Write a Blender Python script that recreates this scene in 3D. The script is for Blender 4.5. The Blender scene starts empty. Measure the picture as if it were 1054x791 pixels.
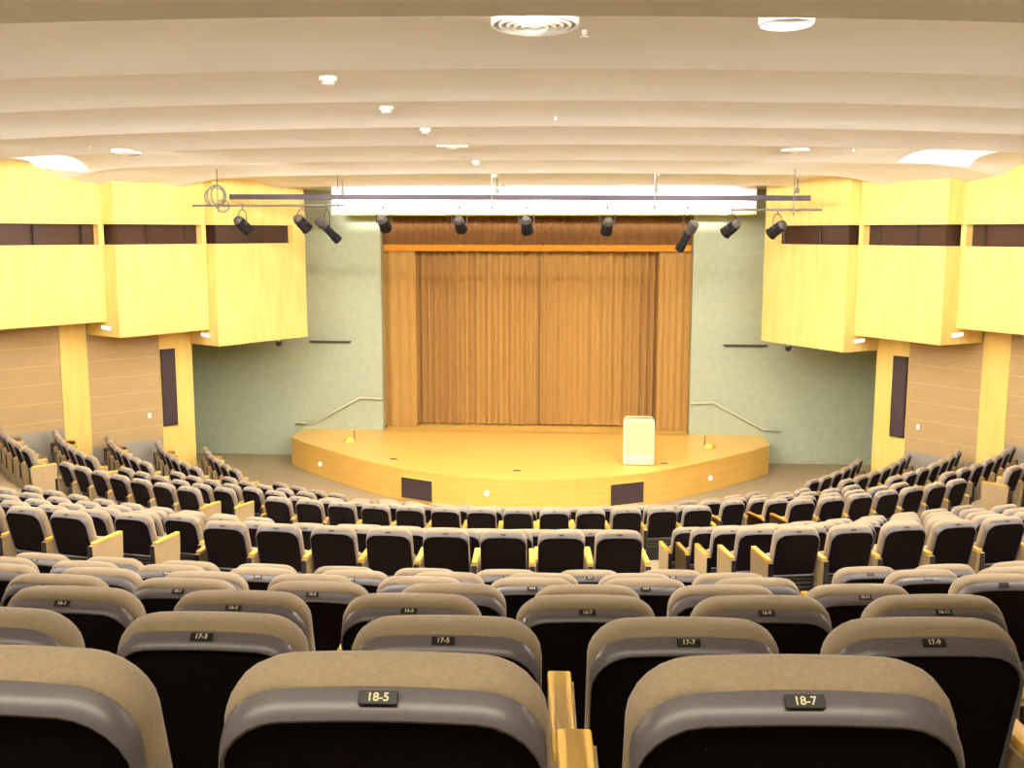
import bpy, bmesh, math, random
from mathutils import Vector, Matrix
random.seed(7)
S = bpy.context.scene
C = S.collection
PI = math.pi

# ------------------------------------------------------------------ camera
cam_d = bpy.data.cameras.new('camera')
cam = bpy.data.objects.new('camera', cam_d); C.objects.link(cam)
cam_d.sensor_width = 36.0; cam_d.sensor_fit = 'HORIZONTAL'
cam_d.lens = 1073.05 / 1054 * 36.0
cam_d.clip_start = 0.05; cam_d.clip_end = 200
_r = Vector((0.99686032, 0.07917429, 0.00096705))
_u = Vector((-0.01233769, 0.14325294, 0.98960920))
_f = Vector((-0.07821308, 0.98651408, -0.14378))
cam.matrix_world = Matrix(((_r.x, _u.x, -_f.x, 1.6887), (_r.y, _u.y, -_f.y, 0.0), (_r.z, _u.z, -_f.z, 6.479), (0, 0, 0, 1)))
S.camera = cam

# ------------------------------------------------------------------ world, exposure
w = bpy.data.worlds.new('world'); S.world = w; w.use_nodes = True
w.node_tree.nodes['Background'].inputs[0].default_value = (1.0, 0.88, 0.68, 1)
w.node_tree.nodes['Background'].inputs[1].default_value = 0.02
S.view_settings.view_transform = 'Standard'; S.view_settings.look = 'None'
S.view_settings.gamma = 1; S.view_settings.use_curve_mapping = False
S.view_settings.exposure = 0.0

WARM = (1.0, 0.94, 0.85)
def area(name, loc, target, sx, sy, power, col=WARM, spread=PI):
    d = bpy.data.lights.new(name, 'AREA'); d.shape = 'RECTANGLE'; d.size = sx; d.size_y = sy
    d.energy = power; d.color = col; d.spread = spread
    o = bpy.data.objects.new(name, d); C.objects.link(o); o.location = loc
    v = Vector(target) - Vector(loc)
    o.rotation_euler = v.to_track_quat('-Z', 'Y').to_euler()
    return o
KC = .055                        # curvature in plan of the ceiling bands
lips = [(-3.55, 7.05), (-.65, 7.25), (2.25, 7.42), (5.15, 7.51), (8.05, 7.70), (10.95, 7.82), (13.85, 7.845), (16.75, 7.85), (19.65, 7.81), (22.55, 7.73), (25.45, 7.62), (28.9, 7.56)]
def cove_area(name, i, x, tgt, power, size=2.4, col=WARM):
    ya, za = lips[i]
    loc = Vector((x, ya + .14 + KC * x * x / 2, za + .045))
    o = area(name, loc, tgt, size, .05, power * .36, col)
    zz = (loc - Vector(tgt)).normalized(); t = Vector((1, KC * x, 0)).normalized()      # lie along the curve of the lip
    xx = (t - zz * t.dot(zz)).normalized(); yy = zz.cross(xx)
    o.rotation_euler = Matrix((xx, yy, zz)).transposed().to_euler()
    return o
# lamps mounted in the coves behind the ceiling lips: the far ones wash the stage and the side booths, the others light the audience
for x in (-3.4, 0, 3.4):
    cove_area('stage_wash_lamp', 9, x, (x * .8, 26.5, .8), 285)
    cove_area('stage_wash_lamp', 8, x, (x * .8, 26.0, .8), 225)
for sx in (-1, 1):
    cove_area('wall_wash_lamp', 8, sx * 6.0, (sx * 8.6, 24.6, 4.9), 225, 2.8, (1, .93, .82))
    cove_area('wall_wash_lamp', 7, sx * 7.2, (sx * 10.4, 22.6, 4.4), 225, 2.8, (1, .93, .82))
for i, p in ((7, 105), (6, 100), (5, 100), (4, 110), (3, 135)):
    for x in (-5.5, 0, 5.5):
        yy = lips[i][0] + .16 + KC * x * x / 2
        cove_area('house_lamp', i, x, (x, yy + 1.2, lips[i][1] - 6), p, 3.2)
area('bulkhead_lamp', (0, 24.42, 7.25), (0, 29.0, 7.22), 10.6, .08, 170, (1, .97, .93), .32)
area('rear_house_lamp', (.6, .55, 7.16), (.6, .9, 5.2), 4.6, .4, 62, (1, .90, .72))

# ------------------------------------------------------------------ materials
def mat(name, base=(.5, .5, .5), rough=.6, spec=.4, metal=0.0, emit=None, estr=0.0, var=None, scale=8.0, bump=0.0, stretch=(1, 1, 1), sheen=0, coords='Object'):
    m = bpy.data.materials.new(name); m.use_nodes = True
    nt = m.node_tree; b = nt.nodes['Principled BSDF']
    b.inputs['Base Color'].default_value = (*base, 1); b.inputs['Roughness'].default_value = rough
    b.inputs['Specular IOR Level'].default_value = spec; b.inputs['Metallic'].default_value = metal
    if sheen: b.inputs['Sheen Weight'].default_value = sheen
    if emit: b.inputs['Emission Color'].default_value = (*emit, 1); b.inputs['Emission Strength'].default_value = estr
    if var or bump:
        tc = nt.nodes.new('ShaderNodeTexCoord'); mp = nt.nodes.new('ShaderNodeMapping'); nz = nt.nodes.new('ShaderNodeTexNoise')
        mp.inputs['Scale'].default_value = stretch; nz.inputs['Scale'].default_value = scale; nz.inputs['Detail'].default_value = 5
        nt.links.new(tc.outputs[coords], mp.inputs[0]); nt.links.new(mp.outputs[0], nz.inputs['Vector'])
        if var:
            cr = nt.nodes.new('ShaderNodeValToRGB')
            cr.color_ramp.elements[0].position = .32; cr.color_ramp.elements[1].position = .68
            cr.color_ramp.elements[0].color = (*var, 1); cr.color_ramp.elements[1].color = (*base, 1)
            nt.links.new(nz.outputs['Fac'], cr.inputs[0]); nt.links.new(cr.outputs[0], b.inputs['Base Color'])
        if bump:
            bp = nt.nodes.new('ShaderNodeBump'); bp.inputs['Strength'].default_value = bump; bp.inputs['Distance'].default_value = .01
            nt.links.new(nz.outputs['Fac'], bp.inputs['Height']); nt.links.new(bp.outputs[0], b.inputs['Normal'])
    return m

def lined(m, axis, period, width, col, soft=.0):
    """thin horizontal/vertical joint lines mixed into the base colour (real panel joints)"""
    nt = m.node_tree; b = nt.nodes['Principled BSDF']
    tc = nt.nodes.new('ShaderNodeTexCoord'); sp = nt.nodes.new('ShaderNodeSeparateXYZ')
    nt.links.new(tc.outputs['Object'], sp.inputs[0])
    dv = nt.nodes.new('ShaderNodeMath'); dv.operation = 'DIVIDE'; dv.inputs[1].default_value = period
    fr = nt.nodes.new('ShaderNodeMath'); fr.operation = 'FRACT'
    lt = nt.nodes.new('ShaderNodeMath'); lt.operation = 'LESS_THAN'; lt.inputs[1].default_value = width / period
    nt.links.new(sp.outputs[axis], dv.inputs[0]); nt.links.new(dv.outputs[0], fr.inputs[0]); nt.links.new(fr.outputs[0], lt.inputs[0])
    mx = nt.nodes.new('ShaderNodeMix'); mx.data_type = 'RGBA'
    src = b.inputs['Base Color'].links[0].from_socket if b.inputs['Base Color'].links else None
    if src: nt.links.new(src, mx.inputs[6])
    else: mx.inputs[6].default_value = b.inputs['Base Color'].default_value
    mx.inputs[7].default_value = (*col, 1)
    nt.links.new(lt.outputs[0], mx.inputs[0]); nt.links.new(mx.outputs[2], b.inputs['Base Color'])
    return m

M = {}
M['fabric'] = mat('seat_fabric', (.39, .305, .195), .95, .1, var=(.34, .26, .165), scale=120, bump=.12, sheen=.2)
M['fabric_dark'] = mat('seat_back_fabric', (.010, .006, .006), .85, .08, var=(.007, .004, .004), scale=90, bump=.1)
M['plastic'] = mat('grey_plastic', (.155, .14, .145), .30, .5, var=(.14, .127, .132), scale=60)
M['black'] = mat('black_plastic', (.018, .014, .016), .5, .4, var=(.014, .011, .012), scale=30)
M['plate'] = mat('plate_black', (.02, .017, .02), .3, .5, var=(.018, .015, .018), scale=30)
M['plate_text'] = mat('plate_lettering', (.80, .74, .46), .5, .3, var=(.76, .70, .42), scale=40)
M['armwood'] = mat('arm_beech', (.95, .58, .09), .45, .3, var=(.88, .52, .075), scale=14, stretch=(6, 1, 1))
M['panel'] = mat('seat_side_laminate', (.50, .37, .20), .6, .3, var=(.46, .34, .18), scale=20)
M['slat'] = mat('base_slat_metal', (.14, .11, .09), .5, .4, metal=.4, var=(.12, .1, .08), scale=20)
M['carpet'] = mat('carpet', (.40, .325, .20), .98, .05, var=(.35, .28, .17), scale=60, bump=.3)
M['booth'] = mat('booth_maple', (.86, .64, .225), .5, .2, var=(.78, .55, .17), scale=1.6, stretch=(3.2, 3.2, .55))
M['pilaster'] = mat('pilaster_maple', (.90, .64, .19), .5, .2, var=(.83, .57, .155), scale=1.6, stretch=(4, 4, .5))
M['wallpanel'] = lined(mat('wall_oak_panel', (.50, .35, .165), .65, .2, var=(.465, .32, .15), scale=3, stretch=(1, 1, 6)), 2, .43, .022, (.58, .41, .165))
M['skirt'] = mat('grey_skirting', (.36, .33, .27), .8, .2, var=(.33, .30, .25), scale=30)
M['green'] = mat('green_plaster', (.45, .50, .36), .8, .15, var=(.40, .45, .315), scale=5.5, bump=.15)
M['ceiling'] = mat('ceiling_paint', (.86, .845, .83), .9, .1, var=(.85, .835, .82), scale=3)
M['white'] = mat('bulkhead_white', (.93, .92, .90), .7, .2, var=(.92, .905, .88), scale=4)
M['trim_yellow'] = mat('bulkhead_edge', (.85, .72, .25), .5, .3, var=(.82, .69, .23), scale=6)
M['curtain'] = mat('curtain_gold', (.49, .285, .085), .85, .1, var=(.39, .21, .057), scale=6, stretch=(12, 12, .4), sheen=.15)
M['valance'] = mat('valance_shaded_brown', (.19, .092, .032), .9, .05, var=(.14, .066, .022), scale=6, stretch=(10, 10, .5))  # brown cloth, colour darkened to hold the shade under the bulkhead
M['stripe'] = mat('valance_orange', (.62, .255, .03), .8, .1, var=(.56, .22, .025), scale=10)
M['stage_top'] = mat('stage_boards', (.88, .59, .145), .30, .45, var=(.81, .52, .12), scale=4, stretch=(.35, 7, 1))
M['stage_front'] = lined(mat('stage_front_wood', (.88, .55, .13), .42, .35, var=(.81, .49, .11), scale=5, stretch=(.5, .5, 8)), 2, .2, .006, (.55, .31, .06))
M['vent'] = mat('vent_mesh', (.055, .035, .035), .7, .3, var=(.045, .03, .03), scale=60)
M['podium'] = mat('podium_maple', (.90, .77, .36), .4, .35, var=(.86, .73, .33), scale=3, stretch=(5, 5, .6))
M['podium_edge'] = mat('podium_edging', (.88, .82, .55), .4, .35, var=(.85, .79, .52), scale=8)
M['glass'] = mat('booth_glass_dark', (.055, .026, .014), .3, .3, var=(.045, .021, .012), scale=1.2)
M['metal'] = mat('brushed_metal', (.62, .58, .50), .35, .5, metal=.8, var=(.58, .54, .46), scale=30)
M['rail'] = mat('handrail_paint', (.62, .60, .44), .45, .4, var=(.58, .56, .41), scale=20)
M['lampblack'] = mat('spotlight_black', (.010, .008, .008), .7, .08, var=(.007, .006, .006), scale=20)
M['lampgrey'] = mat('spotlight_grey', (.055, .047, .04), .6, .2, metal=.1, var=(.04, .034, .028), scale=25)
M['pipe'] = mat('pipe_dark', (.10, .085, .07), .5, .4, metal=.3, var=(.085, .07, .06), scale=20)
M['pipe_glare'] = mat('pipe_glare_white', (.9, .9, .88), .5, .4, var=(.88, .88, .86), scale=20)  # middle pipe coloured pale so the bulkhead glare seems to bleach it
M['bar'] = mat('lighting_bar', (.05, .036, .045), .6, .2, var=(.04, .03, .04), scale=10)
M['offwhite'] = mat('fixture_white', (.88, .86, .78), .5, .3, var=(.86, .84, .76), scale=20)
M['cable'] = mat('cable_grey', (.16, .145, .11), .5, .4, var=(.12, .11, .085), scale=12)
M['cove_dim'] = mat('cove_tube_dim', (.9, .9, .9), .5, emit=(1.0, .94, .88), estr=260.0)
M['cove'] = mat('cove_tube', (.9, .9, .9), .5, emit=(1.0, .94, .88), estr=340.0)
M['pocket'] = mat('light_pocket', (.9, .9, .9), .5, emit=(1.0, .96, .90), estr=1.5)
M['tube'] = mat('wall_lamp_tube', (.9, .9, .9), .5, emit=(1.0, .9, .75), estr=3.0)
M['dot'] = mat('marker_lamp', (.95, .95, .9), .5, emit=(1.0, .97, .85), estr=1.6)

# ------------------------------------------------------------------ mesh helpers
def mesh_from(name, bm, m, smooth=False, mats=None):
    bmesh.ops.recalc_face_normals(bm, faces=bm.faces[:])
    if smooth:
        for f in bm.faces: f.smooth = True
    me = bpy.data.meshes.new(name); bm.to_mesh(me); bm.free()
    for k in (mats or [m]): me.materials.append(k)
    if smooth: 
        try: me.set_sharp_from_angle(angle=math.radians(smooth if smooth > 1 else 35))
        except Exception: pass
    return me
def obj(name, bm, m, parent=None, smooth=False, loc=None, rot=None, mats=None):
    o = bpy.data.objects.new(name, mesh_from(name, bm, m, smooth, mats)); C.objects.link(o)
    if parent: o.parent = parent
    if loc is not None: o.location = loc
    if rot is not None: o.rotation_euler = rot
    return o
def tag(o, label, cat, group=None, kind=None):
    o['label'] = label; o['category'] = cat
    if group: o['group'] = group
    if kind: o['kind'] = kind
    return o
def thing(name, label, cat, loc=(0, 0, 0), rotz=0, group=None, kind=None):
    o = bpy.data.objects.new(name, None); C.objects.link(o); o.location = loc; o.rotation_euler = (0, 0, rotz)
    o.empty_display_size = .1
    return tag(o, label, cat, group, kind)
def struct(name, bm, m, parent=None, label=None, smooth=False, mats=None):
    o = obj(name, bm, m, parent, smooth, mats=mats)
    if parent is None:
        o['kind'] = 'structure'
        if label: o['label'] = label
    return o
def add_box(bm, c, s, bev=0.0, rot=None, seg=2):
    r = bmesh.ops.create_cube(bm, size=1.0)
    vs = r['verts']
    bmesh.ops.scale(bm, vec=s, verts=vs)
    if bev:
        es = list({e for v in vs for e in v.link_edges})
        rr = bmesh.ops.bevel(bm, geom=es, offset=bev, segments=seg, affect='EDGES', profile=.5)
        vs = list({v for f in rr['faces'] for v in f.verts} | {v for v in vs if v.is_valid})
    if rot is not None: bmesh.ops.rotate(bm, cent=(0, 0, 0), matrix=rot, verts=vs)
    bmesh.ops.translate(bm, vec=c, verts=vs)
    return vs
def box_bm(c, s, bev=0.0, rot=None, seg=2):
    bm = bmesh.new(); add_box(bm, c, s, bev, rot, seg); return bm
def add_cyl(bm, p0, p1, r0, r1=None, n=16, caps=True):
    p0 = Vector(p0); p1 = Vector(p1); r1 = r0 if r1 is None else r1
    d = (p1 - p0); q = d.to_track_quat('Z', 'Y').to_matrix()
    rings = []
    for p, r in ((p0, r0), (p1, r1)):
        rings.append([bm.verts.new(p + q @ Vector((r * math.cos(2 * PI * i / n), r * math.sin(2 * PI * i / n), 0))) for i in range(n)])
    for i in range(n): bm.faces.new((rings[0][i], rings[0][(i + 1) % n], rings[1][(i + 1) % n], rings[1][i]))
    if caps: bm.faces.new(rings[0][::-1]); bm.faces.new(rings[1])
def add_tube(bm, pts, r, n=10, closed=False):
    pts = [Vector(p) for p in pts]; rings = []
    N = len(pts)
    for i, p in enumerate(pts):
        a = pts[(i - 1) % N] if (closed or i) else pts[i]; b = pts[(i + 1) % N] if (closed or i < N - 1) else pts[i]
        q = (b - a).to_track_quat('Z', 'Y').to_matrix()
        rings.append([bm.verts.new(p + q @ Vector((r * math.cos(2 * PI * k / n), r * math.sin(2 * PI * k / n), 0))) for k in range(n)])
    for i in range(N if closed else N - 1):
        A = rings[i]; B = rings[(i + 1) % N]
        # align start of ring to avoid twisting
        off = min(range(n), key=lambda o: (A[0].co - B[o].co).length)
        for k in range(n): bm.faces.new((A[k], A[(k + 1) % n], B[(k + 1 + off) % n], B[(k + off) % n]))
    if not closed: bm.faces.new(rings[0][::-1]); bm.faces.new(rings[-1])
def add_lathe(bm, prof, n=32, c=(0, 0, 0)):
    c = Vector(c); rings = []
    for r, z in prof:
        rings.append([bm.verts.new(c + Vector((max(r, 1e-4) * math.cos(2 * PI * i / n), max(r, 1e-4) * math.sin(2 * PI * i / n), z))) for i in range(n)])
    for a, b in zip(rings, rings[1:]):
        for i in range(n): bm.faces.new((a[i], a[(i + 1) % n], b[(i + 1) % n], b[i]))
    bm.faces.new(rings[0][::-1]); bm.faces.new(rings[-1])
def add_prism(bm, poly, z0, z1):
    a = [bm.verts.new((x, y, z0)) for x, y in poly]; b = [bm.verts.new((x, y, z1)) for x, y in poly]
    n = len(poly)
    for i in range(n): bm.faces.new((a[i], a[(i + 1) % n], b[(i + 1) % n], b[i]))
    bm.faces.new(a[::-1]); bm.faces.new(b)
def wall_seg(bm, p, q, z0, z1, th=.12, side=1):
    """upright slab from p to q (plan), thickness towards +normal*side"""
    p = Vector((*p, 0)); q = Vector((*q, 0)); d = (q - p).normalized(); nrm = Vector((-d.y, d.x, 0)) * side * th
    add_prism(bm, [(p.x, p.y), (q.x, q.y), (q.x + nrm.x, q.y + nrm.y), (p.x + nrm.x, p.y + nrm.y)], z0, z1)

# ------------------------------------------------------------------ seating plan
YC = 28.948                      # centre of the curved rows
LAB = .93                        # height of the number plate above a row's floor
rows = {}                        # row -> (radius, floor z)
for k in range(1, 6): rows[k] = (9.0 + 1.15 * (k - 1), .15 + .3 * (k - 1))
for k in range(7, 12): rows[k] = (YC - (9.627 + 1.0 * (11 - k)), 2.68 - .288 * (11 - k))
for k in range(12, 19): rows[k] = (YC - (1.249 + .907 * (18 - k)), 4.937 - .28 * (18 - k))

rows[18] = (YC - 1.230, 4.947); rows[17] = (YC - 2.205, 4.630)
SHIFT = {17: -.046, 18: .012}
# ------------------------------------------------------------------ floor: curved terraces
prof = [(0.02, 0.0), (8.2, 0.0), (8.2, .15)]
seq = [1, 2, 3, 4, 5]
for i, k in enumerate(seq):
    R, z = rows[k]
    nz = rows[k + 1][1] if k < 5 else rows[7][1]
    prof += [(R + .11, z), (R + .11, nz)]
for k in range(7, 12):
    R, z = rows[k]
    nz = rows[k + 1][1] if k < 11 else 2.97
    prof += [(R + .11, z), (R + .11, nz)]
prof += [(rows[12][0] - .62, 2.97), (rows[12][0] - .62, rows[12][1])]
for k in range(12, 19):
    R, z = rows[k]
    nz = rows[k + 1][1] if k < 18 else 5.12
    prof += [(R + .11, z), (R + .11, nz)]
prof += [(31.2, 5.12)]
bm = bmesh.new(); NA = 150; a0 = math.radians(-73); a1 = math.radians(73); rings = []
def clampxy(x, y):   # keep the floor inside the hall's side walls
    lim = 13.9
    return (max(-lim, min(lim, x)), y)
for r, z in prof:
    ring = []
    for i in range(NA + 1):
        a = a0 + (a1 - a0) * i / NA
        x, y = r * math.sin(a), YC - r * math.cos(a)
        x, y = clampxy(x, min(y, 29.6)); ring.append(bm.verts.new((x, max(y, -2.4), z)))
    rings.append(ring)
for a, b in zip(rings, rings[1:]):
    for i in range(NA):
        try: bm.faces.new((a[i], a[i + 1], b[i + 1], b[i]))
        except ValueError: pass
struct('floor', bm, M['carpet'], label='carpeted stepped floor curving round the stage')
bm = box_bm((0, 27.9, -.06), (22.6, 4.0, .1)); struct('floor_apron', bm, M['carpet'], label='flat carpet beside the stage')

# ------------------------------------------------------------------ walls
WZ = 8.6
def mir(pts, s): return [(s * x, y) for x, y in pts]
for s, nm in ((-1, 'left'), (1, 'right')):
    # green plaster wall either side of the proscenium opening
    bm = bmesh.new(); add_box(bm, (s * 7.45, 29.6, WZ / 2), (6.1, .3, WZ))
    struct('wall_stage_' + nm, bm, M['green'], label='green plaster wall %s of the stage curtain' % nm)
    # hidden return behind the first pilaster
    bm = bmesh.new(); wall_seg(bm, (s * 8.62, 25.6), (s * 10.45, 29.5), 0, WZ, .12, -s)
    struct('wall_return_' + nm, bm, M['green'])
    # oak panelled side walls, grey skirting under them
    segs = [((9.03, 24.87), (10.22, 23.52), 1.38, 1), ((10.58, 23.02), (11.95, 21.45), 1.95, 2), ((12.2, 21.1), (13.9, 18.9), 2.45, 3), ((13.9, 18.9), (13.9, -2.4), 3.0, 4)]
    bm = bmesh.new()
    for p, q, zb, n in segs: wall_seg(bm, (s * p[0], p[1]), (s * q[0], q[1]), zb, WZ, .12, s)
    struct('wall_' + nm, bm, M['wallpanel'], label='oak panelled %s side wall with thin horizontal joints' % nm)
    bm = bmesh.new()
    for p, q, zb, n in segs: wall_seg(bm, (s * p[0], p[1]), (s * q[0], q[1]), -.05, zb, .10, s)
    struct('baseboard_' + nm, bm, M['skirt'], label='grey lower band of the %s side wall' % nm)
bm = box_bm((0, -2.5, 5), (28.2, .2, 8)); struct('wall_back', bm, M['wallpanel'])
bm = bmesh.new(); add_box(bm, (0, 29.6, 7.9), (8.8, .3, 1.4))
struct('wall_stage_top', bm, M['green'])
# stage house behind the opening
bm = bmesh.new(); add_box(bm, (0, 32.4, 4), (12, .2, 9)); add_box(bm, (-6, 31.1, 4), (.2, 2.7, 9)); add_box(bm, (6, 31.1, 4), (.2, 2.7, 9)); add_box(bm, (0, 31.1, 8.5), (12, 2.7, .2))
struct('wall_backstage', bm, M['valance'])

# ------------------------------------------------------------------ ceiling: bands stepping towards the stage, each curved in plan
STEP = .05
def ceil_prof():
    pts = []
    for i in range(1, len(lips)):
        (ya, za), (yb, zb) = lips[i - 1], lips[i]
        st = STEP if i > 0 else 0
        za2 = za + st
        n = 10
        pts.append((ya + .015, za2, True))
        for k in range(1, n + 1):
            t = k / n
            # convex band: leaves the cove gently, curls down to the next lip
            z = za2 + (zb - za2) * t + .26 * t * (1 - t ** 3)
            pts.append((ya + (yb - ya) * t, z, False))
    return pts
CP = ceil_prof()
def sstep(t):
    t = max(0, min(1, t)); return t * t * (3 - 2 * t)
def droop(x, y): return .42 * sstep((abs(x) - 6.6) / 3.2) * sstep((y - 21.3) / 2.2)
bm = bmesh.new(); NX = 112; grid = []
for (y, z, _) in CP:
    gr = []
    for i in range(NX + 1):
        x_ = -14.2 + 28.4 * i / NX; y_ = y + KC * x_ * x_ / 2
        gr.append(bm.verts.new((x_, y_, z - droop(x_, y_))))
    grid.append(gr)
for a, b in zip(grid, grid[1:]):
    for i in range(NX):
        if min(v.co.y for v in (a[i], a[i + 1], b[i + 1], b[i])) > 29.45: continue
        bm.faces.new((a[i], a[i + 1], b[i + 1], b[i]))
struct('ceiling', bm, M['ceiling'], smooth=30, label='cream ceiling of long curved bands')
bm = box_bm((0, 13.3, 8.75), (28.6, 33, .1)); struct('ceiling_slab', bm, M['ceiling'])
def ceil_z(x, y):
    yy = y - KC * x * x / 2
    for (ya, za, _), (yb, zb, _) in zip(CP, CP[1:]):
        if ya <= yy <= yb and yb > ya: return za + (zb - za) * (yy - ya) / (yb - ya) - droop(x, y)
    return 7.6
# fluorescent tubes lying in the coves behind each lip
for i in range(3, len(lips) - 3):
    ya, za = lips[i]
    xm = {3: 13.2, 4: 13.2, 5: 12.4, 6: 10.7, 7: 9.9, 8: 7.8}[i]
    bm = bmesh.new(); pts = []
    oy, oz, tr = .06, .032, .009
    for k in range(81):
        x = -xm + 2 * xm * k / 80
        y_ = ya + oy + KC * x * x / 2; pts.append((x, y_, za + oz - droop(x, y_)))
    add_tube(bm, pts, tr, 6)
    side = 'behind the %s ceiling lip from the camera' % ('first', 'second', 'third', 'fourth', 'fifth', 'sixth', 'seventh', 'eighth')[i - 3]
    tag(obj('cove_lamp', bm, M['cove' if i > 4 else 'cove_dim']), 'long cove light strip hidden ' + side, 'light', 'cove light strips')

# ------------------------------------------------------------------ side booths (projecting maple boxes with a dark window band)
booth_pts = [  # inner end, outer end, bottom z, inner corner on return
    ((6.03, 27.51), (7.51, 24.83), 3.70, (8.50, 25.5)),
    ((7.78, 25.0), (9.06, 22.82), 4.10, (10.18, 23.52)),
    ((9.44, 23.1), (10.78, 20.9), 4.45, (11.95, 21.45)),
    ((11.15, 21.2), (12.45, 18.9), 4.85, (13.8, 19.3))]
ordn = ['nearest the stage', 'second from the stage', 'third from the stage', 'fourth from the stage, at the picture edge']
ZS0, ZS1 = 6.20, 6.66
for s, nm in ((-1, 'left'), (1, 'right')):
    for k, (pi_, po, zb, pr) in enumerate(booth_pts):
        if k == 3 and s == 1: continue
        t = thing('side_booth', 'yellow maple box projecting from the %s wall, %s' % (nm, ordn[k]), 'booth', (s * po[0], po[1], zb), 0, 'projecting side booths')
        o0 = Vector((s * po[0], po[1], zb))
        I = Vector((s * pi_[0], pi_[1], 0)); O = Vector((s * po[0], po[1], 0)); Rr = Vector((s * pr[0], pr[1], 0))
        back_in = Vector((s * (6.9 if k == 0 else pi_[0] + .9), 29.4 if k == 0 else pi_[1] + .9, 0))
        def rel(v): return (v.x - o0.x, v.y - o0.y)
        if k == 0: backs = [Vector((s * 8.6, 29.4, 0)), Vector((s * 6.9, 29.4, 0))]
        else:
            pp_ = booth_pts[k - 1][3]; backs = [Vector((s * (pp_[0] + .04), pp_[1] + .03, 0))]
        back_in = backs[-1]
        plan = [rel(I), rel(O), rel(Rr)] + [rel(b_) for b_ in backs]
        def inset(p, q, d):  # offset polyline I-O-R inward by d
            return None
        # lower body: solid skin (face, return, bottom)
        bm = bmesh.new(); add_prism(bm, plan, 0, ZS0 - zb); obj('lower_panel', bm, M['booth'], t)
        bm = bmesh.new(); add_prism(bm, plan, ZS1 - zb, 8.3 - zb); obj('upper_fascia', bm, M['booth'], t)
        # window band set back .18 m
        dI = (O - I).normalized(); dR = (Rr - O).normalized()
        nI = Vector((-dI.y, dI.x, 0)); nR = Vector((-dR.y, dR.x, 0))
        cen = (I + O + Rr + back_in) / 4
        if nI.dot(cen - I) < 0: nI = -nI
        if nR.dot(cen - O) < 0: nR = -nR
        dep = .20
        # corner of the offset lines
        A = I + nI * dep; B = O + nR * dep
        det = dI.x * (-dR.y) - dI.y * (-dR.x)
        tt = ((B.x - A.x) * (-dR.y) - (B.y - A.y) * (-dR.x)) / det
        K = A + dI * tt
        bm = bmesh.new(); add_prism(bm, [rel(I + nI * dep + dI * .03), rel(K), rel(Rr + nR * dep * .3)] + [rel(b_) for b_ in backs], ZS0 - zb - .01, ZS1 - zb + .01)
        obj('window', bm, M['glass'], t)
        # posts: solid at the inner end of the face, one near the next box
        bm = bmesh.new(); wl = .42 if k == 0 else .13
        wall_seg(bm, rel(I), rel(I + dI * wl), ZS0 - zb - .005, ZS1 - zb + .005, .24, 1 if Vector((-dI.y, dI.x, 0)).dot(nI) > 0 else -1)
        obj('post', bm, M['booth'], t)
        # slim black mullions inside the band
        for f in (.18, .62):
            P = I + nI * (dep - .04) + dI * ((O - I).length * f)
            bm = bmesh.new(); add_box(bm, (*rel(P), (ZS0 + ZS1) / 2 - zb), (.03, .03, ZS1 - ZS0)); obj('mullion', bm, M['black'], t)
        # small tubular lamp fixed on the return under the neighbouring box
        if k < 3:
            P = O + dR * .35 - nR * .03; Q = O + dR * .62 - nR * .03
            bm = bmesh.new(); zz = booth_pts[k + 1][2] - zb - .16
            add_cyl(bm, (*rel(P), zz), (*rel(Q), zz + .03), .035, n=12)
            l = thing('soffit_lamp', 'small bright tube lamp under the %s wall box %s' % (nm, ordn[k + 1] if k < 2 else 'at the picture edge'), 'light', (P.x, P.y, zz + zb - .0), 0, 'tube lamps under the side booths')
            bmesh.ops.translate(bm, vec=(o0.x - P.x, o0.y - P.y, -zz), verts=bm.verts[:])
            obj('lamp_tube', bm, M['tube'], l)
            bm = bmesh.new(); mid = (P + Q) / 2 + nR * .0
            d3 = (Q - P); ang = math.atan2(d3.y, d3.x)
            add_box(bm, (mid.x - P.x + nR.x * .02, mid.y - P.y + nR.y * .02, .055), (.36, .05, .05), .008, Matrix.Rotation(0, 3, 'Z'))
            bm.free()
            bm = bmesh.new(); add_box(bm, (0, 0, 0), (.34, .03, .09), .006, Matrix.Rotation(ang, 3, 'Z'))
            bmesh.ops.translate(bm, vec=((Q.x - P.x) / 2 + nR.x * .015, (Q.y - P.y) / 2 + nR.y * .015, .015), verts=bm.verts[:])
            obj('lamp_base', bm, M['offwhite'], l)

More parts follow.
